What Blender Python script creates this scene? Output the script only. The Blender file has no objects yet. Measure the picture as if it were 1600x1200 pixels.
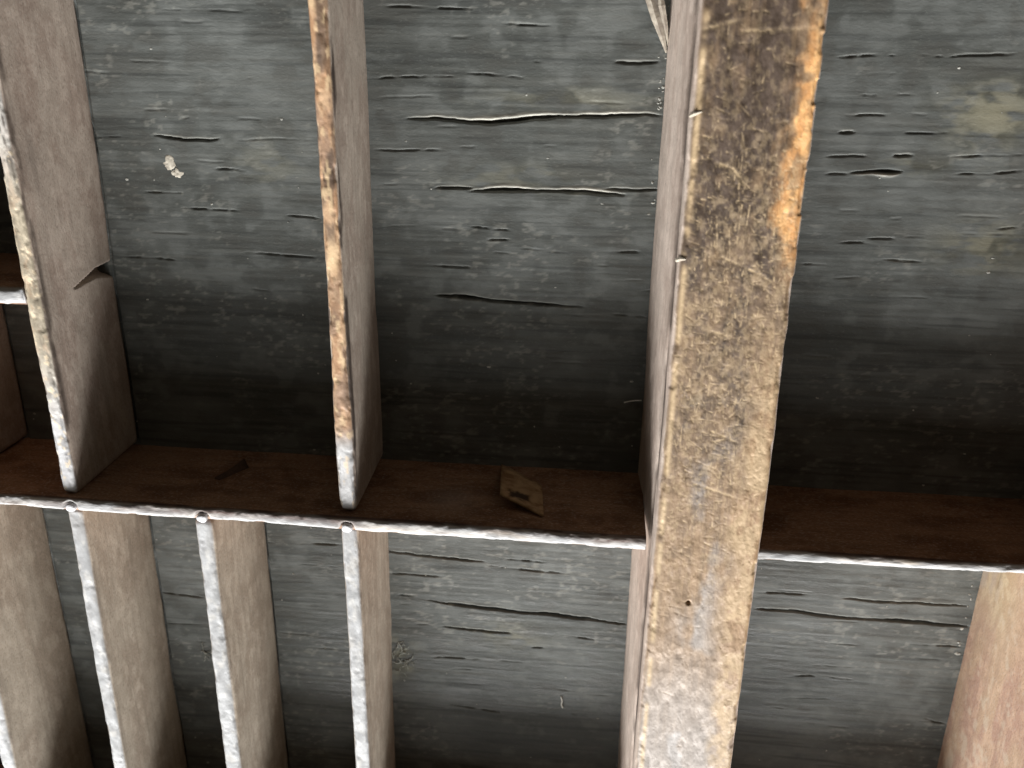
import bpy, math, random
import numpy as np

# ------------------------------------------------------------------ camera, light, exposure
sc = bpy.context.scene
col = sc.collection
cd = bpy.data.cameras.new('camera')
cam = bpy.data.objects.new('camera', cd)
col.objects.link(cam)
cd.sensor_fit = 'HORIZONTAL'
cd.sensor_width = 36.0
cd.lens = 1386.55 / 1600.0 * 36.0
cd.clip_start = 0.005
cd.clip_end = 20.0
cam.location = (-0.014293, 0.088902, 0.174698)
cam.rotation_euler = (-0.362232, 0.099122, 0.015508)
cd.dof.use_dof = True
cd.dof.focus_distance = 0.172
cd.dof.aperture_fstop = 26.0
sc.camera = cam

wd = bpy.data.worlds.new('World')
sc.world = wd
wd.use_nodes = True
wd.node_tree.nodes['Background'].inputs[0].default_value = (1.0, 0.84, 0.62, 1)
wd.node_tree.nodes['Background'].inputs[1].default_value = 0.062

# daylight from one window in front of the tray, plus one weaker added lamp
def area_lamp(elev, height, energy):
    ld = bpy.data.lights.new('window_and_added_light', 'AREA')
    ld.shape = 'ELLIPSE'
    ld.size = 3.4
    ld.size_y = height
    ld.energy = energy
    ld.color = (0.99, 1.0, 1.0)
    lo = bpy.data.objects.new('window_and_added_light', ld)
    col.objects.link(lo)
    e = math.radians(elev)
    lo.location = (-0.38, -1.5 * math.cos(e), 1.5 * math.sin(e))
    lo.rotation_euler = (math.pi / 2 - e, 0, 0)
area_lamp(26.0, 0.68, 133.0)       # the bright window
area_lamp(43.0, 0.90, 12.0)        # dim second lamp, added higher up to soften the shadow edge

sc.view_settings.view_transform = 'Standard'
sc.view_settings.look = 'None'
sc.view_settings.exposure = 0.0
sc.view_settings.gamma = 1.0
sc.view_settings.use_curve_mapping = False
sc.cycles.use_denoising = True
sc.cycles.max_bounces = 6

MM = 0.001
rng = np.random.default_rng(7)
random.seed(7)

# ------------------------------------------------------------------ numpy noise
def _h(ix, iy, s):
    n = (ix * 374761393 + iy * 668265263 + s * 974711) & 0xffffffff
    n = ((n ^ (n >> 13)) * 1274126177) & 0xffffffff
    return ((n ^ (n >> 16)) & 0xffff) / 65535.0

def vn(x, y, s=0):
    ix = np.floor(x).astype(np.int64); iy = np.floor(y).astype(np.int64)
    fx = x - ix; fy = y - iy
    fx = fx * fx * (3 - 2 * fx); fy = fy * fy * (3 - 2 * fy)
    a = _h(ix, iy, s); b = _h(ix + 1, iy, s); c = _h(ix, iy + 1, s); d = _h(ix + 1, iy + 1, s)
    return (a + (b - a) * fx) * (1 - fy) + (c + (d - c) * fx) * fy

def fbm(x, y, s=0, o=4):
    v = 0.0; a = 0.5; t = 0.0
    for i in range(o):
        v = v + a * vn(x, y, s + i * 17); t += a
        x = x * 2.03 + 3.1; y = y * 2.03 + 1.7; a *= 0.5
    return v / t

def ss(x, a, b):
    t = np.clip((x - a) / (b - a), 0, 1)
    return t * t * (3 - 2 * t)

# ------------------------------------------------------------------ objects
def make_mesh(name, V, F, mat, parent=None, attrs=None, smooth=True):
    me = bpy.data.meshes.new(name)
    V = np.asarray(V, dtype=np.float32)
    if isinstance(F, np.ndarray):
        nf, k = F.shape
        me.vertices.add(len(V)); me.vertices.foreach_set('co', V.ravel())
        me.loops.add(nf * k); me.loops.foreach_set('vertex_index', F.ravel().astype(np.int32))
        me.polygons.add(nf)
        me.polygons.foreach_set('loop_start', np.arange(0, nf * k, k, dtype=np.int32))
        me.update(calc_edges=True)
    else:
        me.from_pydata([tuple(map(float, v)) for v in V], [], F)
        me.update()
    if attrs:
        for k_, a in attrs.items():
            at = me.attributes.new(k_, 'FLOAT', 'POINT')
            at.data.foreach_set('value', np.ascontiguousarray(a, dtype=np.float32).ravel())
    me.polygons.foreach_set('use_smooth', np.full(len(me.polygons), smooth))
    me.validate()
    me.materials.append(mat)
    o = bpy.data.objects.new(name, me)
    col.objects.link(o)
    if parent is not None:
        o.parent = parent
    return o

def tag(o, label=None, cat=None, group=None, kind=None):
    if label: o['label'] = label
    if cat: o['category'] = cat
    if group: o['group'] = group
    if kind: o['kind'] = kind
    return o

# ------------------------------------------------------------------ materials
class G:
    def __init__(self, name):
        self.m = bpy.data.materials.new(name); self.m.use_nodes = True
        self.t = self.m.node_tree
        self.b = self.t.nodes['Principled BSDF']
        self.co = self.t.nodes.new('ShaderNodeTexCoord').outputs['Object']
    def put(self, sock, v):
        if isinstance(v, bpy.types.NodeSocket): self.t.links.new(v, sock)
        elif isinstance(v, (tuple, list)):
            sock.default_value = tuple(v) + ((1,) if len(v) == 3 and len(sock.default_value) == 4 else ())
        else: sock.default_value = v
    def scale(self, s):
        n = self.t.nodes.new('ShaderNodeMapping'); self.put(n.inputs['Vector'], self.co)
        n.inputs['Scale'].default_value = s
        return n.outputs[0]
    def noise(self, s, detail=3, rough=0.55, dist=0.0, off=0.0):
        n = self.t.nodes.new('ShaderNodeTexNoise')
        if not isinstance(s, tuple): s = (s, s, s)
        v = self.scale(s)
        if off:
            a = self.t.nodes.new('ShaderNodeVectorMath'); a.operation = 'ADD'
            self.put(a.inputs[0], v); a.inputs[1].default_value = (off, off * 0.7, off * 1.3); v = a.outputs[0]
        self.put(n.inputs['Vector'], v)
        n.inputs['Scale'].default_value = 1.0
        n.inputs['Detail'].default_value = detail; n.inputs['Roughness'].default_value = rough
        n.inputs['Distortion'].default_value = dist
        return n.outputs['Fac']
    def attr(self, name):
        n = self.t.nodes.new('ShaderNodeAttribute'); n.attribute_name = name
        return n.outputs['Fac']
    def math(self, op, a, b=0.0):
        n = self.t.nodes.new('ShaderNodeMath'); n.operation = op
        self.put(n.inputs[0], a); self.put(n.inputs[1], b)
        return n.outputs[0]
    def step(self, v, lo, hi, a=0.0, b=1.0):
        n = self.t.nodes.new('ShaderNodeMapRange'); n.interpolation_type = 'SMOOTHSTEP'
        self.put(n.inputs[0], v); n.inputs[1].default_value = lo; n.inputs[2].default_value = hi
        n.inputs[3].default_value = a; n.inputs[4].default_value = b
        return n.outputs[0]
    def mix(self, f, a, b, blend='MIX'):
        n = self.t.nodes.new('ShaderNodeMix'); n.data_type = 'RGBA'; n.blend_type = blend
        self.put(n.inputs[0], f); self.put(n.inputs[6], a); self.put(n.inputs[7], b)
        return n.outputs[2]
    def bump(self, h, dist, strength=1.0, normal=None):
        n = self.t.nodes.new('ShaderNodeBump')
        n.inputs['Strength'].default_value = strength; n.inputs['Distance'].default_value = dist
        self.put(n.inputs['Height'], h)
        if normal is not None: self.put(n.inputs['Normal'], normal)
        return n.outputs[0]
    def out(self, c, rough, normal=None, spec=0.5):
        self.put(self.b.inputs['Base Color'], c); self.put(self.b.inputs['Roughness'], rough)
        self.put(self.b.inputs['Specular IOR Level'], spec)
        if normal is not None: self.put(self.b.inputs['Normal'], normal)
        return self.m

def wood_mat(name, axis, side_a, side_b, top_c, dark_c, tan_c, grey_c, scr_c, seed):
    g = G(name)
    big, mid, grain = g.attr('nb'), g.attr('nm'), g.attr('ng')
    fine = g.noise((1500, 3000, 3000) if axis == 'X' else (3000, 1500, 3000), 2, 0.6, 0, seed + 5)
    side = g.mix(g.step(big, 0.36, 0.64), side_a, side_b)
    side = g.mix(g.step(mid, 0.42, 0.72, 0, 0.45), side, tuple(min(1, c * 1.3 + 0.02) for c in side_b))
    side = g.mix(g.step(fine, 0.52, 0.70, 0, 0.34), side, (0.48, 0.43, 0.37))
    side = g.mix(g.step(fine, 0.46, 0.30, 0, 0.40), side, tuple(c * 0.5 for c in side_a))
    side = g.mix(g.step(grain, 0.52, 0.68, 0, 0.22), side, tuple(c * 0.6 for c in side_a))
    top = g.mix(g.step(mid, 0.35, 0.65, 0, 0.55), top_c, tuple(c * 0.62 for c in top_c))
    top = g.mix(g.step(grain, 0.45, 0.66, 0, 0.35), top, tuple(min(1, c * 1.3) for c in top_c))
    tan = g.mix(g.step(mid, 0.4, 0.62), tan_c, tuple(min(1, c * f) for c, f in zip(tan_c, (1.3, 1.45, 1.55))))
    top = g.mix(g.attr('tan'), top, tan)
    grey = g.mix(g.step(mid, 0.38, 0.62), grey_c, tuple(c * 0.86 for c in grey_c))
    top = g.mix(g.attr('grey'), top, grey)
    c = g.mix(g.attr('top'), side, top)
    dk = g.mix(g.step(mid, 0.4, 0.68), dark_c, tuple(c_ * 1.7 for c_ in dark_c))
    c = g.mix(g.attr('dark'), c, dk)
    c = g.mix(g.attr('scr'), c, scr_c)
    rough = g.step(mid, 0.3, 0.7, 0.48, 0.68)
    rough = g.math('ADD', rough, g.math('MULTIPLY', g.math('SUBTRACT', 1.0, g.attr('top')), 0.18))
    return g.out(c, rough, g.bump(fine, 0.00008, 0.8), 0.25)

C_DARK = (0.040, 0.028, 0.022)
M_div_y = wood_mat('divider_wood', 'Y', (0.325, 0.25, 0.202), (0.375, 0.305, 0.25), (0.40, 0.34, 0.25), C_DARK,
                   (0.36, 0.215, 0.125), (0.52, 0.51, 0.51), (0.68, 0.55, 0.38), 1.0)
M_div_brown = wood_mat('brown_divider_wood', 'Y', (0.325, 0.26, 0.212), (0.375, 0.315, 0.26), (0.29, 0.185, 0.12), C_DARK,
                       (0.35, 0.205, 0.115), (0.40, 0.39, 0.385), (0.60, 0.44, 0.26), 2.0)
M_div_low = wood_mat('pale_divider_wood', 'Y', (0.315, 0.255, 0.198), (0.37, 0.312, 0.248), (0.50, 0.47, 0.43), C_DARK,
                     (0.46, 0.33, 0.21), (0.31, 0.312, 0.318), (0.60, 0.56, 0.50), 4.0)
M_post = wood_mat('center_bar_wood', 'Y', (0.40, 0.315, 0.262), (0.47, 0.385, 0.325), (0.27, 0.178, 0.104), (0.042, 0.029, 0.022),
                  (0.52, 0.26, 0.10), (0.37, 0.335, 0.31), (0.47, 0.345, 0.205), 7.0)
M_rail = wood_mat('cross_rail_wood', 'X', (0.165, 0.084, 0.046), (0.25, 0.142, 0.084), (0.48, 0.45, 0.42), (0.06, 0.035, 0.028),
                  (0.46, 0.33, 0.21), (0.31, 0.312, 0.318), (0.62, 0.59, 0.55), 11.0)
M_side = wood_mat('side_board_wood', 'Y', (0.45, 0.285, 0.21), (0.49, 0.34, 0.23), (0.53, 0.43, 0.30), C_DARK,
                  (0.50, 0.38, 0.23), (0.46, 0.43, 0.38), (0.60, 0.50, 0.38), 15.0)

def floor_mat():
    g = G('panel_stain')
    big, mid, streak = g.attr('nb'), g.attr('nm'), g.attr('ng')
    fine = g.noise((1400, 2600, 2000), 2, 0.6, 0, 3.0)
    c = g.mix(g.step(big, 0.34, 0.66), (0.088, 0.092, 0.085), (0.126, 0.132, 0.124))
    c = g.mix(g.step(mid, 0.50, 0.72, 0, 0.45), c, (0.182, 0.190, 0.180))
    c = g.mix(g.step(mid, 0.46, 0.30, 0, 0.45), c, (0.083, 0.081, 0.073))
    c = g.mix(g.step(streak, 0.53, 0.68, 0, 0.30), c, (0.16, 0.162, 0.148))
    c = g.mix(g.step(streak, 0.46, 0.32, 0, 0.45), c, (0.048, 0.051, 0.049))
    c = g.mix(g.step(fine, 0.58, 0.74, 0, 0.28), c, (0.20, 0.205, 0.19))
    c = g.mix(g.attr('moss'), c, g.mix(g.step(mid, 0.4, 0.6), (0.10, 0.093, 0.06), (0.27, 0.25, 0.17)))
    c = g.mix(g.attr('raw'), c, (0.58, 0.56, 0.49))
    rough = g.step(mid, 0.3, 0.7, 0.40, 0.62)
    return g.out(c, rough, g.bump(fine, 0.00007, 0.8), 0.17)
M_floor = floor_mat()

def plain_mat(name, a, b, sc_=900, rough=0.7):
    g = G(name)
    n = g.noise(sc_, 4, 0.6)
    return g.out(g.mix(g.step(n, 0.35, 0.65), a, b), rough, g.bump(n, 0.0002, 0.7), 0.35)

# ------------------------------------------------------------------ bars (dividers, rails, center bar)
def profile(H, r, zb, ds, W):
    """points (weight across, offset, z, nx, nz) from the left foot over the top to the right foot"""
    P = []
    n = max(2, int((H - r - zb) / ds))
    for i in range(n):
        P.append((0, 0, zb + (H - r - zb) * i / n, -1, 0))
    k = 7
    for i in range(k + 1):
        a = math.pi / 2 * i / k
        P.append((0, r - r * math.cos(a), H - r + r * math.sin(a), -math.cos(a), math.sin(a)))
    m = max(2, int((W - 2 * r) / min(ds, 0.35)))
    for i in range(1, m):
        f = i / m
        P.append((f, r * (1 - 2 * f), H, 0, 1))
    for i in range(k + 1):
        a = math.pi / 2 * i / k
        P.append((1, -r + r * math.sin(a), H - r + r * math.cos(a), math.sin(a), math.cos(a)))
    for i in range(1, n + 1):
        P.append((1, 0, H - r + (zb - H + r) * i / n, 1, 0))
    return np.array(P)

def bar(name, parent, mat, axis, t0, t1, base, top, H, r=0.9, dt=0.3, ds=0.5, P=None, masks=None, disp=None,
        rnd0=0.0, rnd1=0.0, seed=0, zb=-0.6, chip=0.3):
    """all in millimetres; base/top = ((a_left, b_left), (a_right, b_right)): across = a + b*t"""
    W = top[1][0] - top[0][0]
    if P is None: P = profile(H, r, zb, ds, W)
    nt = int((t1 - t0) / dt) + 1
    t = np.linspace(t0, t1, nt)
    T = t[:, None] * np.ones(len(P))[None, :]
    wl, off, z, nx, nz = [np.ones(nt)[:, None] * P[:, i][None, :] for i in range(5)]
    f = np.clip(z / H, 0, 1)
    L = (base[0][0] + base[0][1] * T) * (1 - f) + (top[0][0] + top[0][1] * T) * f
    R = (base[1][0] + base[1][1] * T) * (1 - f) + (top[1][0] + top[1][1] * T) * f
    X = L * (1 - wl) + R * wl + off
    Z = z.copy()
    arc = np.concatenate([[0], np.cumsum(np.hypot(np.diff(P[:, 1] + P[:, 0] * W), np.diff(P[:, 2])))])
    S = np.ones(nt)[:, None] * arc[None, :]
    edge = np.clip(nz, 0, 1) * np.clip(np.abs(nx), 0, 1) * 2
    d = (fbm(T * 0.05, S * 0.08, seed + 1, 3) - 0.5) * 0.5
    d += (fbm(T * 0.35, S * 0.9, seed + 2, 3) - 0.5) * 0.22 * (0.4 + nz)
    ch = fbm(T * 0.28, S * 0.45, seed + 3, 4)
    d -= chip * edge * ss(ch, 0.50, 0.72)
    d -= (0.1 if name == 'center_bar' else 0.5) * chip * nz * ss(fbm(T * 0.55, S * 0.9, seed + 4, 3), 0.60, 0.75)
    if disp is not None: d = d + disp(T, S, X, z, nx, nz)
    X = X + d * nx
    Z = Z + d * np.maximum(nz, 0)
    for rr, dist in ((rnd0, T - t0), (rnd1, t1 - T)):
        if rr > 0:
            q = np.clip(1 - dist / rr, 0, 1)
            k = 1 - np.sqrt(np.clip(1 - q * q, 0, 1))
            Z = Z - k * rr * 0.9 * f ** 6
            xc = (L + R) / 2
            X = X + (xc - X) * k * 0.55
    A = (np.stack([T, X, Z], -1) if axis == 'X' else np.stack([X, T, Z], -1)).reshape(-1, 3) * MM
    n = len(P)
    i = np.arange(nt - 1)[:, None]; j = np.arange(n)[None, :]
    j2 = (j + 1) % n
    F = np.stack([i * n + j, i * n + j2, (i + 1) * n + j2, (i + 1) * n + j], -1).reshape(-1, 4)
    if axis == 'Y': F = F[:, ::-1]
    # end caps: strips joining opposite profile points
    m = n // 2
    k = np.arange(m - 1)
    cap = np.stack([k, k + 1, n - 2 - k, n - 1 - k], -1)
    cap0 = cap if axis == 'Y' else cap[:, ::-1]
    capn = (cap[:, ::-1] if axis == 'Y' else cap) + (nt - 1) * n
    F = np.concatenate([F, cap0, capn])
    at = dict(top=ss(nz, 0.25, 0.75), dark=np.zeros_like(T), tan=np.zeros_like(T), grey=np.zeros_like(T), scr=np.zeros_like(T))
    o_ = seed * 0.37
    at['nb'] = fbm(T * 0.09 + o_, S * 0.2, seed + 61, 3)
    at['nm'] = fbm(T * 0.42 + o_, S * 0.75, seed + 62, 4)
    at['ng'] = fbm(T * 0.05 + o_, S * 1.6, seed + 63, 3)
    if masks is not None: at.update(masks(T, S, X, z, nx, nz, seed))
    return make_mesh(name, A, np.ascontiguousarray(F), mat, parent, {k_: np.clip(v, 0, 1) for k_, v in at.items()})

def band(z, H, nz, T, S, seed, w=1.8, amt=0.8):
    """varnish left just under the top edge"""
    return amt * ss(z, H - w - 1.0, H - w + 0.4) * (1 - ss(nz, 0.3, 0.8)) * ss(fbm(T * 0.12, S * 0.5, seed + 21, 4), 0.36, 0.55)

def m_upper_cream(T, S, X, z, nx, nz, s):
    n1 = fbm(T * 0.28, S * 0.8, s + 31, 4); n2 = fbm(T * 0.5, S * 0.9, s + 32, 4)
    up = ss(T, 58, 76)
    return dict(dark=np.maximum(band(z, 25, nz, T, S, s), nz * ss(n1, 0.54, 0.66) * (0.35 + 0.5 * up)) + 0.28 * (nx > 0.5) * np.exp(-((T - 69) / 5) ** 2 - ((z - 20.5) / 2.6) ** 2),
                tan=0.35 * ss(n2, 0.55, 0.65), grey=np.clip(ss(26 - T, -12, 12) + 0.6 * up, 0, 1),
                scr=nz * 0.7 * ss(fbm(T * 0.9, S * 1.1, s + 33, 3), 0.64, 0.72))

def m_upper_orange(T, S, X, z, nx, nz, s):
    n1 = fbm(T * 0.16, S * 0.7, s + 31, 4); n2 = fbm(T * 0.22, S * 0.6, s + 32, 4)
    low = ss(T, 22, 16); hi = ss(T, 44, 60)
    dk = nz * (ss(n1, 0.47 - 0.10 * ss(T, 76, 90), 0.64) * (0.35 + 0.4 * hi)) * (1 - low)
    yel = np.exp(-((T - 53.5) / 2.6) ** 2 - ((X + 60.4) / 0.9) ** 2)
    return dict(dark=np.clip(np.maximum(band(z, 25, nz, T, S, s, 2.2, 0.95), dk) - yel, 0, 1),
                tan=(1 - low) * ss(n2, 0.30 + 0.05 * hi, 0.52), grey=low,
                scr=np.maximum(yel * 0.9 * nz, nz * 0.55 * ss(fbm(T * 0.4, S * 1.1, s + 33, 3), 0.62, 0.70)))

def m_low(T, S, X, z, nx, nz, s):
    n1 = fbm(T * 0.3, S * 0.8, s + 31, 4)
    return dict(dark=np.maximum(band(z, 25, nz, T, S, s, 0.9, 0.45), nz * 0.16 * ss(n1, 0.60, 0.74)),
                tan=0.25 * ss(fbm(T * 0.2, S * 0.5, s + 32, 4), 0.55, 0.65), grey=np.full_like(T, 0.85),
                scr=nz * 0.3 * ss(fbm(T * 0.5, S * 1.0, s + 33, 3), 0.58, 0.74))

def m_rail(T, S, X, z, nx, nz, s):
    n1 = fbm(T * 0.1, S * 0.7, s + 31, 4)
    far = ss(nx, 0.55, 0.95) * (nz > 0.02)  # shade along the far edge, painted into the colour
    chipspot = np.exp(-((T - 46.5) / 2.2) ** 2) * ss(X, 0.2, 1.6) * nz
    back_shade = 0.75 * nz * ss(X, 0.5, 1.9) * ss(fbm(T * 0.08, X * 0.6, s + 36, 4), 0.34, 0.56)  # painted shade over the far half of the rail top
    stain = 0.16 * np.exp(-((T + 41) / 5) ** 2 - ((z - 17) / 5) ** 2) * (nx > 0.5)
    return dict(dark=np.clip(back_shade + 0.75 * far * ss(n1, 0.34, 0.5) + nz * 0.3 * ss(n1, 0.62, 0.72), 0, 1), grey=0.8 * ss(n1, 0.7, 0.4),
                tan=np.clip(0.3 * ss(fbm(T * 0.07, S * 0.5, s + 32, 4), 0.56, 0.66) + chipspot, 0, 1),
                scr=nz * 0.35 * ss(fbm(T * 0.2, S * 1.2, s + 33, 3), 0.56, 0.72) + stain)

# ------------------------------------------------------------------ the tray
tray = bpy.data.objects.new('compartment_tray', None)
col.objects.link(tray)
tray.location = (0, 0, 0)
tag(tray, 'old wooden compartment tray with dark grey-green panel and worn brown dividers', 'tray')

# ---- dark panel with its cracks: kind, then x, y pairs in millimetres
CRACKS = [
    ('s',-98.7,94.3,-89.9,94.4,-82.5,94.2,-80.1,93.5),('s',-107.7,85.1,-101.9,85.1,-97.4,84.9),('s',-91.1,84.1,-89.6,83.4),
    ('m',-115.2,70.7,-109.8,70.9),('l',-103.1,71.2,-100.2,70.9,-96.6,70.5,-91.3,70.7,-89.3,71.0),('s',-86.0,70.7,-78.2,71.2,-70.4,71.3),
    ('s',-85.9,75.0,-80.5,74.7),('m',-91.2,65.1,-87.2,65.1,-85.0,64.8),('m',-106.6,60.0,-98.5,60.0),('m',-98.8,57.0,-92.8,56.9,-86.7,56.8),
    ('m',-77.0,56.3,-73.4,56.1,-70.1,55.8),('s',-106.3,51.8,-97.4,51.8),('m',-114.1,46.4,-105.7,46.4,-100.2,46.0),
    ('m',-86.9,48.3,-81.4,48.1,-70.6,47.7),('s',-88.9,40.9,-80.7,40.2),('s',-76.6,39.7,-72.5,39.5),('s',-82.9,82.6,-81.1,82.2),
    ('m',-56.7,95.6,-45.9,95.3,-38.8,95.2),('m',-33.5,92.8,-28.2,92.6,-24.1,92.5),('m',-27.5,86.3,-21.5,86.3),('l',-12.7,86.5,-8.0,86.4,-4.5,86.7),
    ('m',-59.1,82.8,-51.0,83.2,-41.9,83.5),('m',-40.3,84.0,-35.8,83.9,-29.2,83.4),('s',-58.7,77.2,-55.6,77.1),('s',-57.4,79.4,-45.0,79.9),
    ('B',-51.9,75.6,-45.0,75.7,-39.4,75.3,-35.1,75.3,-30.2,75.8,-26.6,76.3,-20.6,76.7,-12.2,77.0,-6.2,77.4,-3.2,77.2),
    ('m',-58.4,69.7,-53.9,69.5,-48.9,69.8,-44.5,69.9),('s',-41.3,70.6,-38.2,70.7),('s',-25.2,71.2,-22.8,71.1),('l',-46.5,62.7,-38.8,62.8),
    ('B',-40.1,62.2,-35.0,62.5,-28.8,62.7,-21.3,62.8,-15.1,62.6,-9.1,62.3),('l',-13.2,63.4,-7.7,63.3,-2.8,63.6),('s',-58.0,62.9,-53.5,63.2),
    ('s',-57.0,54.7,-47.9,55.2),('s',-45.3,54.7,-42.1,54.7),('m',-40.1,55.3,-35.6,54.9,-31.1,54.6),('m',-36.2,52.7,-31.7,52.8),
    ('s',-29.8,51.4,-24.7,51.0,-19.6,50.6),('s',-34.9,50.3,-31.1,50.1),('s',-17.6,49.0,-13.8,48.9),('m',-10.1,51.1,-5.1,51.4),
    ('m',-47.4,47.0,-42.8,46.9,-38.2,46.9),('s',-12.9,45.2,-3.4,45.7),('D',-46.8,40.8,-40.2,40.6,-34.9,40.1,-27.0,39.9,-20.4,39.7,-15.9,39.6),
    ('s',-19.1,37.8,-12.6,38.0),('m',-10.6,38.3,-3.5,38.0),('m',27.2,88.1,33.8,88.4),('m',36.1,88.5,37.7,88.3),
    ('m',41.0,88.6,46.0,88.3,50.3,88.7,57.8,89.0),('m',31.5,85.3,37.7,85.4),('m',32.1,81.6,34.9,81.5),('s',38.3,81.8,41.0,81.9),
    ('m',29.8,78.0,37.7,78.3),('l',29.3,75.0,31.9,75.1),('m',40.5,75.1,48.4,75.3),('m',27.4,70.6,34.3,70.9,35.5,70.6),('l',39.5,71.0,42.9,71.2),
    ('m',48.6,71.1,55.8,71.5,62.5,71.8),('B',32.2,67.7,35.9,68.1,41.4,68.1),('m',27.8,67.4,31.9,67.6),('m',50.8,68.0,58.7,68.4,63.1,69.0),
    ('m',37.2,55.6,42.5,55.7),('s',43.7,56.1,48.3,56.3),('m',32.0,54.7,36.1,54.8,39.2,54.4),('m',40.8,51.6,48.0,51.4),('m',25.9,50.2,30.2,50.2),
    ('s',31.8,47.5,37.2,48.0),('m',60.8,58.1,64.1,58.6),('s',45.0,44.4,50.4,44.5),('s',54.0,57.1,64.4,57.3),
    ('l',-59.8,-20.8,-52.3,-21.3,-44.8,-21.6,-35.9,-21.9),('m',-35.9,-22.6,-31.4,-23.1,-24.0,-23.5,-16.7,-23.6),('m',-31.4,-20.7,-22.6,-21.0),
    ('m',-59.2,-26.7,-53.9,-26.6,-46.3,-26.7),('m',-56.8,-32.5,-53.3,-32.7),('s',-56.9,-35.1,-53.3,-35.0),
    ('D',-50.2,-33.3,-44.9,-34.1,-38.8,-34.3,-32.8,-34.7,-27.5,-35.0,-19.2,-35.0,-11.8,-35.4,-2.8,-36.2),('s',-52.7,-40.4,-49.6,-40.3),
    ('l',-46.5,-40.6,-40.4,-40.9,-35.8,-41.1,-29.7,-41.1),('m',-25.0,-44.7,-22.0,-44.4),('m',-49.0,-49.5,-37.3,-49.2),('s',-32.6,-49.1,-26.4,-49.1),
    ('s',-18.5,-56.2,-13.9,-56.4),('m',-45.2,-63.3,-35.6,-64.3,-29.3,-65.1),('s',-45.1,-52.7,-38.8,-52.3),('m',-19.1,-40.2,-10.0,-41.1),
    ('m',25.1,-25.0,31.4,-24.7,36.3,-24.9),('l',44.0,-25.0,51.7,-25.2,59.9,-24.8,71.5,-24.8),
    ('D',25.6,-29.4,34.8,-29.3,39.1,-29.8,46.9,-30.2,56.6,-29.8,63.5,-29.9,72.5,-30.2),('s',43.6,-37.2,49.3,-37.2),
    ('m',60.4,-35.9,64.5,-35.7,72.1,-35.5),('m',36.3,-47.0,41.3,-46.7),('m',44.7,-46.6,49.3,-46.7),('s',62.4,-39.5,68.6,-39.3),
    ('m',66.6,-55.8,69.7,-57.0,72.1,-57.3),('s',33.0,-56.2,35.3,-56.4),('s',40.2,-43.7,50.2,-43.2),('s',34.9,-53.4,45.8,-52.7),
    ('m',-76.7,-20.1,-70.3,-20.1),('m',-115.8,-36.4,-110.2,-36.9,-104.9,-37.2),('s',-116.2,-45.5,-105.5,-45.0),('s',-81.4,-25.8,-70.7,-26.0),
]
FLOOR = {}
def floor_z(x, y):
    i = min(len(FLOOR['xs']) - 1, int(np.searchsorted(FLOOR['xs'], x))); j = min(len(FLOOR['ys']) - 1, int(np.searchsorted(FLOOR['ys'], y)))
    return float(FLOOR['Z'][j, i])

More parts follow.
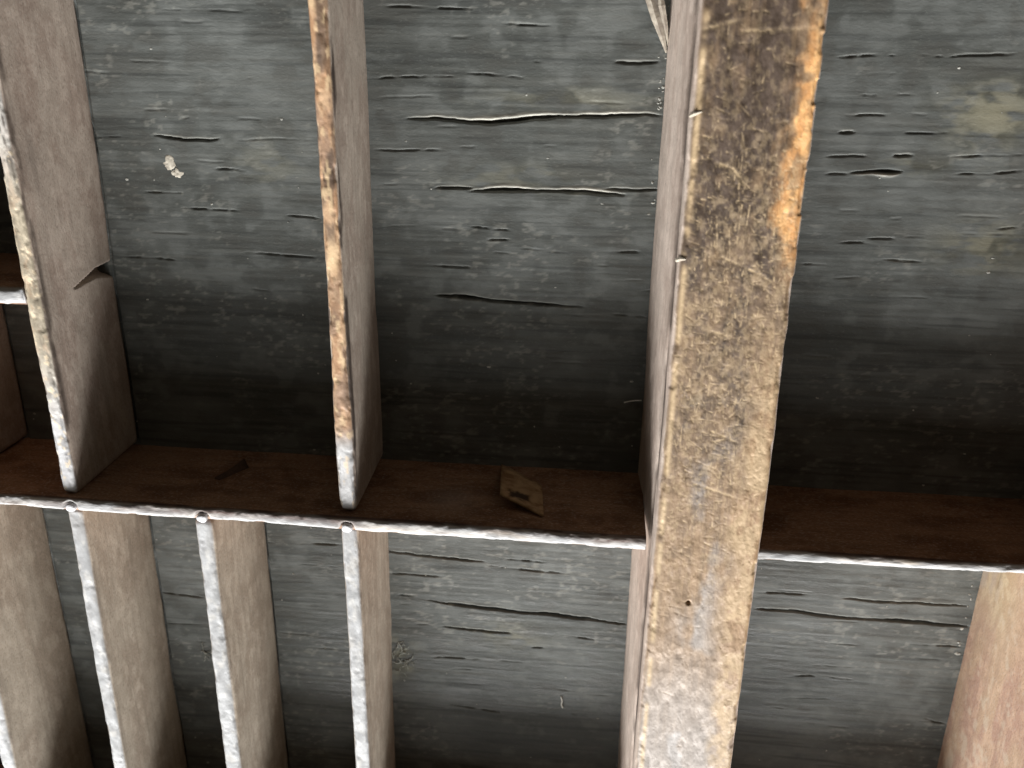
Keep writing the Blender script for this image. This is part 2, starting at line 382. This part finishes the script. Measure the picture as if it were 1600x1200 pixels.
def build_floor():
    xs = np.concatenate([[-215, -195, -180], np.unique(np.round(np.concatenate([np.arange(-172, 80, 0.45), np.arange(-117, -114.8, 0.15), np.arange(-89, -87, 0.15)]), 3)), [84, 92, 100]])
    ys = np.concatenate([[-116, -110], np.arange(-104, 104, 0.2), [108, 114]])
    X, Y = np.meshgrid(xs, ys)
    Z = (fbm(X * 0.03, Y * 0.05, 3, 3) - 0.5) * 0.7
    Z += (fbm(X * 0.05, Y * 0.6, 4, 4) - 0.5) * 0.10 + (fbm(X * 0.045, Y * 1.5, 14, 3) - 0.5) * 0.10 * (0.5 + fbm(X * 0.05, Y * 0.1, 15, 2))
    Z += (fbm(X * 0.4, Y * 1.0, 5, 3) - 0.5) * 0.07
    flake = fbm(X * 0.14, Y * 0.4, 6, 4)
    Z -= 0.03 * ss(flake, 0.56, 0.68)
    raw = 0.16 * ss(fbm(X * 0.7, Y * 1.3, 9, 4), 0.60, 0.74) * ss(fbm(X * 0.06, Y * 0.08, 10, 3), 0.45, 0.62)
    KIND = dict(s=(0.14, 0.18, 0.01, 0.02), m=(0.15, 0.50, 0.015, 0.05), l=(0.19, 1.1, 0.06, 0.22), B=(0.28, 2.0, 0.22, 0.95), D=(0.26, 2.2, 0.04, 0.15))
    cracks = [(c[0], np.array(c[1:]).reshape(-1, 2)) for c in CRACKS]
    for i in range(70):                       # hairline checks along the grain
        x0 = rng.uniform(-170, 74); y0 = rng.uniform(-100, 100); ln = rng.uniform(1.5, 9)
        cracks.append(('h', np.array([[x0, y0], [x0 + ln, y0 + rng.uniform(-.25, .25)]])))
    KIND['h'] = (0.17, 0.14, 0.02, 0.05)
    for q, (k, P) in enumerate(cracks):
        w, dep, lip, rw = KIND[k]
        P = P[np.argsort(P[:, 0])]
        i0, i1 = np.searchsorted(xs, [P[0, 0], P[-1, 0]])
        j0, j1 = np.searchsorted(ys, [P[:, 1].min() - 3, P[:, 1].max() + 3])
        if i1 - i0 < 2 or j1 - j0 < 2: continue
        x = xs[i0:i1]
        yc = np.interp(x, P[:, 0], P[:, 1])
        amp = 0.18 if k in 'BDl' else 0.12
        yc = yc + (fbm(x * 0.35, x * 0 + q * 3.3, 40, 4) - 0.5) * amp * 2
        yc = yc + (vn(x * 1.1, x * 0 + q * 1.7, 43) - 0.5) * (0.14 if k in 'BDl' else 0.08)
        e = (x - P[0, 0]) / (P[-1, 0] - P[0, 0])
        taper = np.clip(np.minimum(e, 1 - e) * 5, 0, 1) ** 0.6
        taper = taper * (0.25 + 0.75 * ss(fbm(x * 0.45, x * 0 + q * 2.1, 44, 3), 0.32, 0.52)) if k in 'sm' else taper
        if k in 'BD': taper = taper * (0.55 + 0.75 * ss(fbm(x * 0.12, x * 0 + q, 41, 3), 0.3, 0.65))
        dy = ys[j0:j1, None] - yc[None, :]
        ww = w * (0.35 + 0.65 * taper)[None, :]
        g = np.exp(-np.abs(dy / ww) ** 3.0) * taper[None, :]
        up = np.exp(-((dy - 1.9 * ww) / (1.3 * ww)) ** 2) * taper[None, :]
        if k == 'B' and P[0, 0] > 30: up = 0.8 * np.exp(-((dy + 1.9 * ww) / (0.9 * ww)) ** 2) * taper[None, :]
        Z[j0:j1, i0:i1] += -dep * g + lip * up
        raw[j0:j1, i0:i1] = np.maximum(raw[j0:j1, i0:i1], rw * np.clip(up * 1.2, 0, 1) * (0.55 + 0.45 * ss(fbm(X[j0:j1, i0:i1] * 0.3, Y[j0:j1, i0:i1] * 0.8, 42, 3), 0.3, 0.6)))
    # open joint along the foot of some dividers
    for (xa, xb, y0, y1, wd_) in ((-115.95, 0.0034, 3, 104, 0.42), (-115.8, -0.0021, -100, -2, 0.34), (-87.9, -0.0026, -100, -2, 0.30), (-142.4, -0.0026, -100, 42, 0.34)):
        Z -= 1.3 * np.exp(-((X - xa - xb * Y) / wd_) ** 4) * ss(Y, y0, y0 + 1) * (1 - ss(Y, y1 - 1, y1)) * (0.4 + 0.6 * ss(fbm(Y * 0.1, Y * 0, 47, 3), 0.3, 0.5))
    moss = np.zeros_like(X)
    for (mx, my, rx, ry, a) in ((56, 78.5, 8, 5.5, 0.75), (60, 54.5, 9, 4.5, 0.6), (-57, -51, 3.5, 6, 0.7), (-30, -42, 7, 3.5, 0.4), (-20, 79.5, 14, 2.5, 0.35), (-30, 65, 13, 2.5, 0.3), (-80, 66, 7, 5, 0.22), (44, 69.5, 9, 1.6, 0.35)):
        g = np.exp(-((X - mx) / rx) ** 2 - ((Y - my) / ry) ** 2)
        moss = np.maximum(moss, a * g * ss(fbm(X * 0.25, Y * 0.6, 51, 4), 0.36, 0.58))
    FLOOR.update(xs=xs, ys=ys, Z=Z)
    V = np.stack([X, Y, Z], -1).reshape(-1, 3) * MM
    ny, nx = X.shape
    i = np.arange(ny - 1)[:, None]; j = np.arange(nx - 1)[None, :]
    F = np.stack([i * nx + j, i * nx + j + 1, (i + 1) * nx + j + 1, (i + 1) * nx + j], -1).reshape(-1, 4)
    # underside and rim
    nv = len(V)
    ring = np.concatenate([np.arange(nx), np.arange(1, ny) * nx + nx - 1, (ny - 1) * nx + np.arange(nx - 2, -1, -1), np.arange(ny - 2, 0, -1) * nx])
    low = V[ring].copy(); low[:, 2] = -0.006
    c = np.array([[-0.06, 0, -0.006]])
    V2 = np.concatenate([V, low, c])
    k = np.arange(len(ring)); k2 = (k + 1) % len(ring)
    F2 = np.stack([ring[k], nv + k, nv + k2, ring[k2]], -1)
    F3 = np.stack([nv + k2[::2], nv + k[::2], np.full(len(k[::2]), nv + len(ring)), nv + (k[::2] + 2) % len(ring)], -1)
    pad = np.zeros(len(low) + 1)
    return make_mesh('back_panel', V2, np.concatenate([F, F2, F3]), M_floor, tray,
                     {k_: np.concatenate([np.clip(v_, 0, 1).ravel(), pad]) for k_, v_ in dict(raw=raw, moss=moss, nb=fbm(X * 0.035, Y * 0.06, 71, 3),
                      nm=fbm(X * 0.24 + 0.5 * fbm(X * 0.2, Y * 0.2, 75, 2), Y * 0.30, 72, 5), ng=0.5 * fbm(X * 0.05, Y * 0.8, 73, 4) + 0.5 * fbm(X * 0.07, Y * 1.9, 74, 3)).items()})
panel = build_floor()
panel['label'] = 'cracked dark grey-green wooden panel under the dividers'

# ---- dividers above the cross rail
def notch(T, S, X, z, nx, nz):
    zz = np.clip(z, 0, 14)
    mid = 43.6 - 0.05 * zz - 0.07 * (zz - 0) * 0
    mid = np.interp(zz, [0, 5.6, 13.9], [43.7, 44.2, 42.9])
    hw = np.interp(zz, [0, 4, 13.9], [1.25, 0.85, 0.08])
    return -3.0 * (nx > 0.5) * (z < 13.9) * np.interp(zz, [0, 5, 13.9], [1, 0.9, 0.2]) * np.exp(-np.abs((T - mid) / hw) ** 4)

d1 = bar('divider', tray, M_div_y, 'Y', 3.0, 104, ((-119.6, 0.0034), (-116.2, 0.0034)), ((-118.9, -0.0103), (-115.7, -0.0124)), 25,
         masks=m_upper_cream, disp=notch, rnd0=1.6, seed=100, dt=0.25, ds=0.45)
d1['label'] = 'divider with a mottled cream top edge and a dark wedge-shaped notch low on its face'
d2 = bar('divider', tray, M_div_brown, 'Y', 3.0, 104, ((-62.4, -0.003), (-59.1, -0.003)), ((-61.9, -0.0015), (-58.4, -0.0045)), 25,
         masks=m_upper_orange, rnd0=1.6, seed=130, dt=0.25)
d2['label'] = 'divider with orange-brown chipped varnish along its top edge'
u0 = bar('divider', tray, M_div_y, 'Y', 3.0, 104, ((-146.2, 0), (-142.6, 0)), ((-146.2, 0), (-142.6, 0)), 25, masks=m_upper_cream, rnd0=1.6, seed=160)
sr = bar('short_divider', tray, M_rail, 'X', -142.6, -119.4, ((42.6, 0), (46.2, 0)), ((42.5, 0), (45.9, 0)), 25, r=1.0, masks=m_low, seed=170)
sr['label'] = 'short cross divider whose top edge shines white'

# ---- dividers below the cross rail
for k, (bl, br, tl, tr) in enumerate((((-119.6, -0.0021), (-116.0, -0.0021), (-118.86, 0.0049), (-115.48, 0.0067)),
                                      ((-91.7, -0.0026), (-88.1, -0.0026), (-91.95, 0.0014), (-88.43, -0.0027)),
                                      ((-62.0, 0.0057), (-58.6, 0.0057), (-61.82, 0.0016), (-58.5, -0.0014)),
                                      ((-146.2, -0.0026), (-142.6, -0.0026), (-146.0, 0.012), (-142.5, 0.012)))):
    bar('divider', tray, M_div_low, 'Y', -96.0, -0.4, (bl, br), (tl, tr), 25, masks=m_low, rnd1=(0.5, 1.6, 0.6, 0.5)[k], seed=200 + 31 * k, chip=0.18)

# ---- cross rails
NAILS = ((-116.7, 1.0), (-89.4, 0.6), (-60.1, 0.4))
def rail_disp(T, S, X, z, nx, nz):
    d = np.zeros_like(T)
    for x, y in NAILS:
        rr = np.hypot(T - x, (X - y) / 0.95)
        d -= 1.1 * (nz > 0.3) * np.exp(-((rr - 0.55) / 0.95) ** 6)
    return d
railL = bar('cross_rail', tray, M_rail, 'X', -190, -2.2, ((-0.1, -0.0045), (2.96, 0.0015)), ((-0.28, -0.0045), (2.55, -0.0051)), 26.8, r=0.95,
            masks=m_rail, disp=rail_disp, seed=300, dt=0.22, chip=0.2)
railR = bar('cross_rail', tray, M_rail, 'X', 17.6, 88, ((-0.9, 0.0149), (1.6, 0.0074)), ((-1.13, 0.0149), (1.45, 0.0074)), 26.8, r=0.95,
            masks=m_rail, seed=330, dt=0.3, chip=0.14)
railR['label'] = 'cross rail right of the wide bar, with a small tan chip on its edge'
for (x0, x1) in ((-190, -2.6), (17.8, 72.6)):
    bar('cross_rail', tray, M_rail, 'X', x0, x1, ((-98.8, 0), (-96.0, 0)), ((-98.8, 0), (-96.0, 0)), 26.8, r=1.1, masks=m_rail, seed=int(360 + x1), dt=0.6, ds=1.0)

# ---- side board at the right
def m_side(T, S, X, z, nx, nz, s):
    yel = 0.8 * ss(T, -36, -14) * ss(z + 5 * fbm(T * 0.1, z * 0.2, s + 5, 3), 24, 12)
    return dict(tan=yel, top=np.maximum(ss(nz, 0.25, 0.75), 0.85 * yel),
                grey=0.7 * ss(fbm(T * 0.12, z * 0.2, s + 7, 3), 0.55, 0.68) * ss(z, 12, 2),
                dark=0.4 * np.exp(-((T + 12.5) / 5) ** 2 - ((z - 7.5) / 0.6) ** 2),
                scr=0.5 * ss(fbm(T * 0.3, z * 0.5, s + 8, 4), 0.64, 0.72))
bar('side_board', tray, M_rail, 'Y', 2.4, 114, ((80, 0), (88.5, 0)), ((80, 0), (88.5, 0)), 38, r=1.6, masks=m_low, seed=430, dt=0.8, ds=1.0)
sb = bar('side_board', tray, M_side, 'Y', -116, 0.0, ((72.4, -0.003), (88.5, -0.003)), ((72.5, -0.003), (88.5, -0.003)), 38, r=1.6, masks=m_side, seed=400, dt=0.4, ds=0.5)
sb['label'] = 'tall pinkish tan side board closing the compartments at the right'

# ---- wide center bar
def post_profile():
    P = []
    def seg(a, b, n, nrm):
        for i in range(n):
            f = i / n
            P.append((a[0], a[1] + (b[1] - a[1]) * f, a[2] + (b[2] - a[2]) * f, nrm[0], nrm[1]))
    seg((0, 0, -0.6), (0, 0, 23.6), 48, (-1, 0))
    for i in range(8):                          # quirk under the top bead
        a = math.pi * i / 8
        P.append((0, 0.75 * math.sin(a), 23.6 + 2.9 * i / 8, -1, 0.0))
    r = 1.9
    seg((0, 0, 26.5), (0, 0, 31 - r), 5, (-1, 0))
    for i in range(12):
        a = math.pi / 2 * i / 11
        P.append((0, r - r * math.cos(a), 31 - r + r * math.sin(a), -math.cos(a), math.sin(a)))
    m = 116
    for i in range(1, m):
        f = i / m
        P.append((f, r * (1 - f) - 1.2 * f, 31, 0, 1))
    for i in range(9):
        a = math.pi / 2 * i / 8
        P.append((1, -1.2 + 1.2 * math.sin(a), 31 - 1.2 + 1.2 * math.cos(a), math.sin(a), math.cos(a)))
    for i in range(1, 31):
        P.append((1, 0, 29.8 - 30.4 * i / 30, 1, 0))
    return np.array(P)

SEG = [(3.7, 72.4, 6.2, 71.6, .28), (6.2, 71.6, 8.4, 69.1, .28), (5.9, 57.6, 10.4, 55.8, .25), (10.4, 55.8, 14.1, 53.9, .25), (-0.0, 91.7, 5.4, 93.1, .35),
       (5.5, 91.5, 16.0, 92.0, .3), (5.2, 16.6, 13.2, 14.2, .3), (4.5, 64, 5.2, 57, .16), (6.6, 62, 7.4, 56, .12), (8.2, 66, 8.0, 58, .15), (9.4, 66, 9.0, 59, .12),
       (13.0, 40, 14.4, 36, .25), (5.6, 45, 9.4, 44.0, .25), (7, 27, 12, 25, .28)]
SEGA = [0.9] * len(SEG)
for i in range(2600):                          # fine crosswise and lengthwise scratches
    y = float(np.clip(rng.normal(40, 27), -50, 97)); x = rng.uniform(0.4, 17.4)
    a = rng.choice((0.05, 1.5, 1.65, -0.3, rng.uniform(0, 3.14))) + rng.normal(0, 0.12)
    ln = rng.gamma(1.6, 0.55)
    SEG.append((x, y, x + math.cos(a) * ln, y + math.sin(a) * ln, rng.uniform(0.08, 0.17)))
    SEGA.append(float(rng.uniform(0.15, 0.95) ** 1.3))

_scr = {}
def post_scr(T, X, nz):
    out = np.zeros_like(T)
    for (x0, y0, x1, y1, w), am in zip(SEG, SEGA):
        ya, yb = min(y0, y1) - 0.6, max(y0, y1) + 0.6
        i0, i1 = np.searchsorted(T[:, 0], [ya, yb])
        if i1 <= i0: continue
        t = T[i0:i1]; x = X[i0:i1]
        dx, dy = x1 - x0, y1 - y0
        f = np.clip(((x - x0) * dx + (t - y0) * dy) / (dx * dx + dy * dy + 1e-9), 0, 1)
        dd = np.hypot(x - x0 - f * dx, t - y0 - f * dy)
        out[i0:i1] = np.maximum(out[i0:i1], np.exp(-(dd / w) ** 2) * (1 - 0.5 * f) * am)
    return out * nz

def post_disp(T, S, X, z, nx, nz):
    s_ = post_scr(T, X, nz); _scr['v'] = s_
    d = -0.08 * s_
    top = (nz > 0.9)
    for (x, y, rr, dep) in ((6.2, -8.2, 0.35, 1.0),):
        d -= dep * top * np.exp(-((X - x) ** 2 + (T - y) ** 2) / rr ** 2)
    d += top * (fbm(X * 0.9, T * 0.6, 77, 4) - 0.5) * 0.13
    d -= 0.25 * (nx > 0.3) * (z > 28) * ss(fbm(T * 0.3, T * 0, 78, 4), 0.5, 0.62) * ss(T, 30, 60)
    return d

def m_post(T, S, X, z, nx, nz, s):
    n1 = fbm(X * 0.22, T * 0.13, s + 31, 5); n2 = fbm(X * 0.5, T * 0.4, s + 32, 4); n3 = fbm(X * 0.16, T * 0.07, s + 33, 4)
    top = ss(nz, 0.25, 0.75)
    var = ss(T, -4, 76)                                    # varnish left towards the far end
    hand = np.exp(-((X - 7.5) / 6.5) ** 4)
    n4 = fbm(X * 0.8, T * 0.5, s + 34, 4)
    dk = top * np.clip(ss(T + (n3 - 0.5) * 40, -20, 84) * (0.95 + 1.1 * (n1 - 0.5) + 0.9 * (n4 - 0.5)) * (0.72 + 0.28 * hand) + 0.25 * ss(n2, 0.42, 0.66) * ss(T, -35, 35), 0, 0.95)
    edge_w = np.interp(T, [40, 52, 60, 66, 76, 90, 98], [0.0, 1.0, 2.6, 4.6, 4.4, 3.4, 3.0])
    org = top * ss(X - (17.9 - edge_w) + (n2 - 0.5) * 5.0 + (n1 - 0.5) * 4, -2.0, 2.4) * ss(T, 44, 62) * (0.6 + 0.4 * ss(n2, 0.35, 0.55))
    yel = top * ss(X + (n1 - 0.5) * 7, 11.5, 15.5) * ss(T, 52, 30) * 0.75
    dk = dk * (1 - 0.93 * org) * (1 - 0.8 * yel)
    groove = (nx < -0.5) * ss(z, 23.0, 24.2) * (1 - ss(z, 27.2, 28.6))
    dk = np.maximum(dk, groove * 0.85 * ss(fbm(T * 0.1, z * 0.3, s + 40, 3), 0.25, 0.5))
    lip = np.exp(-((X - (0.15)) / 0.42) ** 2) * (nz > 0.25)
    lip = 1.0 * lip * ss(fbm(T * 0.2, T * 0, s + 41, 4), 0.30, 0.5)
    dk = dk * (1 - 0.9 * lip)
    gr = top * np.clip(ss(T + (n3 - 0.5) * 22, -6, -52) * 0.8 + 0.75 * np.exp(-((X - 8.0) / 3.4) ** 2) * ss(n3, 0.46, 0.58) * ss(T, 45, 15), 0, 1) * (1 - 0.6 * yel)
    wear = 0.32 * top * ss(fbm(X * 1.5, T * 0.9, s + 51, 4) + 0.06 * np.exp(-((T - 42) / 26) ** 2), 0.48, 0.76) * ss(T, -25, 15) * (1 - 0.5 * ss(T, 66, 84))
    grainline = top * ss(fbm(X * 2.2, T * 0.06, s + 52, 3), 0.54, 0.68)
    dk = np.clip(dk + 0.14 * grainline * ss(T, -40, 10), 0, 0.96)
    sc_ = _scr['v'] * (0.25 + 0.75 * ss(fbm(X * 1.6, T * 1.6, s + 53, 3), 0.40, 0.60)) * (0.3 + 0.7 * ss(T, -20, 20)) * (1.0 - 0.35 * ss(T, 68, 88))
    return dict(dark=dk, tan=np.maximum(org, 0.15 * yel), grey=gr, scr=np.maximum(np.maximum(np.maximum(sc_, wear), 0.85 * lip), 0.75 * yel * ss(n2, 0.36, 0.58)))

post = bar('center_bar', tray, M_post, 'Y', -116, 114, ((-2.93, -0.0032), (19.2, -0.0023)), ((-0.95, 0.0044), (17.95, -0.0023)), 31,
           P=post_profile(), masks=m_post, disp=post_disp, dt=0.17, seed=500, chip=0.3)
post['label'] = 'wide scratched center bar, dark varnish at the far end and bleached at the near end'

# ---- nail heads on the cross rail
def nail(x, y, z, tilt):
    n = 20; V = []; F = []
    rings = ((1.0, -1.2), (1.05, 0.25), (0.98, 0.42), (0.72, 0.55), (0.35, 0.6))
    for r, h in rings:
        for i in range(n):
            a = 2 * math.pi * i / n
            rr = 1.0 * r * (1 + 0.05 * math.sin(3 * a + x))
            V.append((x + rr * math.cos(a), y + 0.9 * rr * math.sin(a), z + h + tilt * rr * math.sin(a)))
    for k in range(len(rings) - 1):
        for i in range(n):
            F.append((k * n + i, k * n + (i + 1) % n, (k + 1) * n + (i + 1) % n, (k + 1) * n + i))
    F.append([4 * n + i for i in range(n)]); F.append([i for i in range(n - 1, -1, -1)])
    return make_mesh('nail_head', np.array(V) * MM, F, M_nail, railL)
M_nail = plain_mat('weathered_nail', (0.42, 0.41, 0.42), (0.60, 0.59, 0.60), 1500, 0.45)
nail(-116.7, 1.0, 26.3, 0.10); nail(-89.4, 0.55, 26.45, 0.16); nail(-60.1, 0.4, 26.3, 0.10)

# ---- flakes lifting off the far face of the rail
def plate(name, pts, th, mat, parent, sub=8):
    """thin bent plate: pts = 4 corners (mm); ruled surface with thickness"""
    a, b, c, d = [np.array(p, float) for p in pts]
    V = []; F = []
    n = np.cross(b - a, d - a); n /= np.linalg.norm(n)
    for side in (0, 1):
        for i in range(sub + 1):
            for j in range(sub + 1):
                u, v = i / sub, j / sub
                p = (a * (1 - u) + b * u) * (1 - v) + (d * (1 - u) + c * u) * v
                k = 0.5 * math.sin(u * 3 + v * 2) + 0.35 * math.sin(v * 7 + u * 4)
                V.append(p + n * (side * th + 0.35 * k * (1 - v)))
    m = (sub + 1) ** 2
    for i in range(sub):
        for j in range(sub):
            q = i * (sub + 1) + j
            F.append((q, q + 1, q + sub + 2, q + sub + 1)); F.append((m + q, m + q + sub + 1, m + q + sub + 2, m + q + 1))
    rim = [i * (sub + 1) for i in range(sub + 1)] + [sub * (sub + 1) + j for j in range(1, sub + 1)] + [i * (sub + 1) + sub for i in range(sub - 1, -1, -1)] + [j for j in range(sub - 1, 0, -1)]
    for i in range(len(rim)):
        p, q = rim[i], rim[(i + 1) % len(rim)]
        F.append((p, q, m + q, m + p))
    return make_mesh(name, np.array(V) * MM, F, mat, parent)
def flake_mat():
    g = G('raw_flake')
    n = g.noise(330, 4, 0.6, 0.6)
    v = g.t.nodes.new('ShaderNodeVectorMath'); v.operation = 'DISTANCE'
    g.put(v.inputs[0], g.co); v.inputs[1].default_value = (-0.0272, 0.0048, 0.0165)
    spot = g.step(g.math('ADD', v.outputs['Value'], g.math('MULTIPLY', n, 0.004)), 0.0034, 0.0046, 1.0, 0.0)
    c = g.mix(g.step(n, 0.35, 0.65), (0.24, 0.135, 0.065), (0.44, 0.30, 0.165))
    return g.out(g.mix(spot, c, (0.05, 0.03, 0.02)), 0.75, g.bump(n, 0.0003, 0.7), 0.3)
M_flake = flake_mat()
f1 = plate('peeling_flake', [(-32.5, 3.9, 2.4), (-31.0, 5.4, 18.2), (-22.0, 3.0, 22.0), (-23.2, 2.9, 9.2)], 0.45, M_flake, railL)
f1['label'] = 'pale triangular flake of wood peeling off the rail'
plate('peeling_flake', [(-91.6, 3.4, 14.6), (-87.6, 4.9, 8.0), (-86.6, 3.0, 8.4), (-90.4, 3.0, 14.9)], 0.4, plain_mat('dark_flake', (0.05, 0.028, 0.018), (0.09, 0.05, 0.03), 500, 0.7), railL)

# ---- splinters split from the foot of the center bar
M_spl = plain_mat('split_wood', (0.24, 0.20, 0.16), (0.40, 0.35, 0.28), 700, 0.7)
def sliver(pts, w, name, mat, parent):
    pts = np.array(pts, float); n = len(pts); V = []; F = []
    for i, p in enumerate(pts):
        d = pts[min(i + 1, n - 1)] - pts[max(i - 1, 0)]; d /= np.linalg.norm(d)
        s = np.cross(d, (0, 0, 1)); s /= np.linalg.norm(s); u = np.cross(s, d)
        ww = w[i]
        for a, b in ((-1, -.3), (-.2, .55), (.9, .25), (.5, -.5)):
            V.append(p + s * a * ww + u * b * ww)
    for i in range(n - 1):
        for k in range(4):
            F.append((i * 4 + k, i * 4 + (k + 1) % 4, (i + 1) * 4 + (k + 1) % 4, (i + 1) * 4 + k))
    F.append((3, 2, 1, 0)); F.append(tuple((n - 1) * 4 + k for k in range(4)))
    return make_mesh(name, np.array(V) * MM, F, mat, parent, smooth=False)
sp = sliver([(-3.4, 88.2, 0.4), (-4.4, 91.0, 1.3), (-5.6, 94.0, 1.9), (-6.9, 97.6, 1.6), (-8.0, 101.0, .8)], (0.15, 0.6, 0.95, 1.1, 0.6), 'splinter', M_spl, post)
sp['label'] = 'pale splinter split away from the foot of the bar'
sliver([(-3.2, 89.5, 0.6), (-3.9, 92.6, 2.0), (-4.9, 96.0, 2.9), (-5.6, 99.5, 2.6)], (0.12, 0.4, 0.6, 0.4), 'splinter', M_spl, post)
sliver([(-0.9, 79.2, 29.3), (-0.2, 79.7, 30.6), (0.7, 80.0, 31.2)], (0.3, 0.35, 0.1), 'splinter', M_spl, post)
sliver([(-1.2, 56.4, 29.2), (-0.5, 57.0, 30.4), (0.2, 57.1, 31.1)], (0.35, 0.4, 0.15), 'splinter', M_spl, post)

# ------------------------------------------------------------------ loose bits lying in the tray
def blob(pts_c, rx, ry, rz, seed, lumps=0.35, n=14):
    V = []; F = []
    for i in range(n + 1):
        th = math.pi * i / n
        for j in range(2 * n):
            ph = math.pi * j / n
            x, y, z = math.sin(th) * math.cos(ph), math.sin(th) * math.sin(ph), math.cos(th)
            r = 1 + lumps * (2 * float(fbm(np.array(x * 1.7 + 5 + seed), np.array(y * 1.7 + z * 1.3 + 9), seed, 3)) - 1)
            V.append((pts_c[0] + rx * x * r, pts_c[1] + ry * y * r, pts_c[2] + rz * z * r))
    for i in range(n):
        for j in range(2 * n):
            a = i * 2 * n + j; b = i * 2 * n + (j + 1) % (2 * n)
            F.append((a, a + 2 * n, b + 2 * n, b))
    return V, F
M_plaster = plain_mat('cream_plaster', (0.50, 0.45, 0.37), (0.72, 0.66, 0.55), 900, 0.85)
V1, F1 = blob((-100.4, 65.8, floor_z(-100.4, 65.8) - 0.02), 1.35, 1.25, 0.14, 3, 0.75)
V2, F2 = blob((-99.3, 63.9, floor_z(-99.3, 63.9) - 0.02), 1.3, 0.85, 0.13, 9, 0.75)
pf = make_mesh('plaster_crumb', np.array(V1 + V2) * MM, F1 + [tuple(i + len(V1) for i in f) for f in F2], M_plaster)
tag(pf, 'cream crumb of plaster stuck to the panel in the upper left compartment', 'crumb')

def tube(P, r, V, F, n=5):
    P = np.array(P, float); b0 = len(V)
    for i in range(len(P)):
        d = P[min(i + 1, len(P) - 1)] - P[max(i - 1, 0)]; d /= np.linalg.norm(d) + 1e-9
        s = np.cross(d, (0.1, 0.2, 1)); s /= np.linalg.norm(s); u = np.cross(s, d)
        for k in range(n):
            a = 2 * math.pi * k / n
            V.append(P[i] + r * (math.cos(a) * s + math.sin(a) * u))
    for i in range(len(P) - 1):
        for k in range(n):
            F.append((b0 + i * n + k, b0 + i * n + (k + 1) % n, b0 + (i + 1) * n + (k + 1) % n, b0 + (i + 1) * n + k))
M_lint = plain_mat('pale_lint', (0.26, 0.265, 0.23), (0.40, 0.40, 0.35), 1200, 0.9)
def lint(cx, cy, rx, ry, n, seed, label):
    rs = random.Random(seed); V = []; F = []
    for i in range(n):
        x, y, z = cx + rs.gauss(0, rx), cy + rs.gauss(0, ry), rs.uniform(0.1, 0.25)
        a = rs.uniform(0, 6.3); P = []
        for k in range(9):
            P.append((x, y, floor_z(x, y) + max(0.02, min(z, 0.3))))
            a += rs.gauss(0, 0.7); x += 0.42 * math.cos(a); y += 0.42 * math.sin(a); z += rs.gauss(0, 0.15)
        tube(P, rs.uniform(0.05, 0.12), V, F)
    o = make_mesh('lint_tuft', np.array(V) * MM, F, M_lint)
    return tag(o, label, 'lint', 'lint caught in the lower compartments')
lint(-56.9, -51.0, 0.8, 2.8, 20, 5, 'grey lint tuft at the divider foot in the widest lower compartment')
lint(-106.0, -53.2, 0.7, 0.5, 5, 6, 'tiny wisp of lint in the narrow compartment, second lower from left')

def fibre(P, r, label):
    V = []; F = []
    tube(P, r, V, F, 6)
    o = make_mesh('loose_fibre', np.array(V) * MM, F, M_fib)
    return tag(o, label, 'fibre')
M_fib = plain_mat('pale_fibre', (0.55, 0.53, 0.47), (0.70, 0.68, 0.62), 1500, 0.6)
fibre([(-6.9, 19.4, 0.5), (-5.8, 19.9, 0.9), (-4.6, 20.3, 1.3), (-3.4, 20.5, 1.6)], 0.13, 'thin pale fibre in the shaded part of the upper middle compartment beside the center bar')
fibre([(-17.4, -58.2, 0.2), (-17.1, -59.4, 0.3), (-17.3, -60.4, 0.35), (-16.9, -61.4, 0.25)], 0.18, 'short white fibre on the panel at the shadow edge left of the center bar')

# dust crumbs scattered over the panel
def crumbs():
    rs = random.Random(12); V = []; F = []
    spots = []
    for i in range(150): spots.append((rs.uniform(-170, 70), rs.uniform(-98, 100), rs.uniform(0.10, 0.28)))
    for i in range(30): spots.append((-3.4 - abs(rs.gauss(0, 0.7)), rs.uniform(58, 97), rs.uniform(0.10, 0.3)))
    for i in range(14): spots.append((19.9 + abs(rs.gauss(0, 1.0)), rs.uniform(50, 97), rs.uniform(0.15, 0.4)))
    for i in range(10): spots.append((71.5 - abs(rs.gauss(0, 0.6)), rs.uniform(-40, -12), rs.uniform(0.15, 0.4)))
    for x, y, r in spots:
        if -119.5 < x < -115.5 or -62.5 < x < -58.5 or -3 < x < 19.4 or (-92 < x < -88 and y < 0) or abs(y) < 3.5: continue
        b = len(V); a0 = rs.uniform(0, 6.3); el = rs.uniform(0.7, 1.9)
        z0 = floor_z(x, y) - 0.05
        for k in range(5):
            a = a0 + k * 1.2566
            q = r * rs.uniform(0.7, 1.2)
            V.append((x + q * el * math.cos(a), y + q * math.sin(a), z0 + 0.05 + rs.uniform(0, 0.1)))
        V.append((x, y, z0 + 0.12 + r * 0.35)); V.append((x, y, z0 - 0.3))
        for k in range(5):
            F.append((b + k, b + (k + 1) % 5, b + 5)); F.append((b + (k + 1) % 5, b + k, b + 6))
    o = make_mesh('dust_crumbs', np.array(V) * MM, F, plain_mat('grey_dust', (0.30, 0.30, 0.27), (0.5, 0.49, 0.44), 900, 0.9), smooth=False)
    tag(o, 'pale dust crumbs scattered over the dark panel', 'dust', kind='stuff')
crumbs()
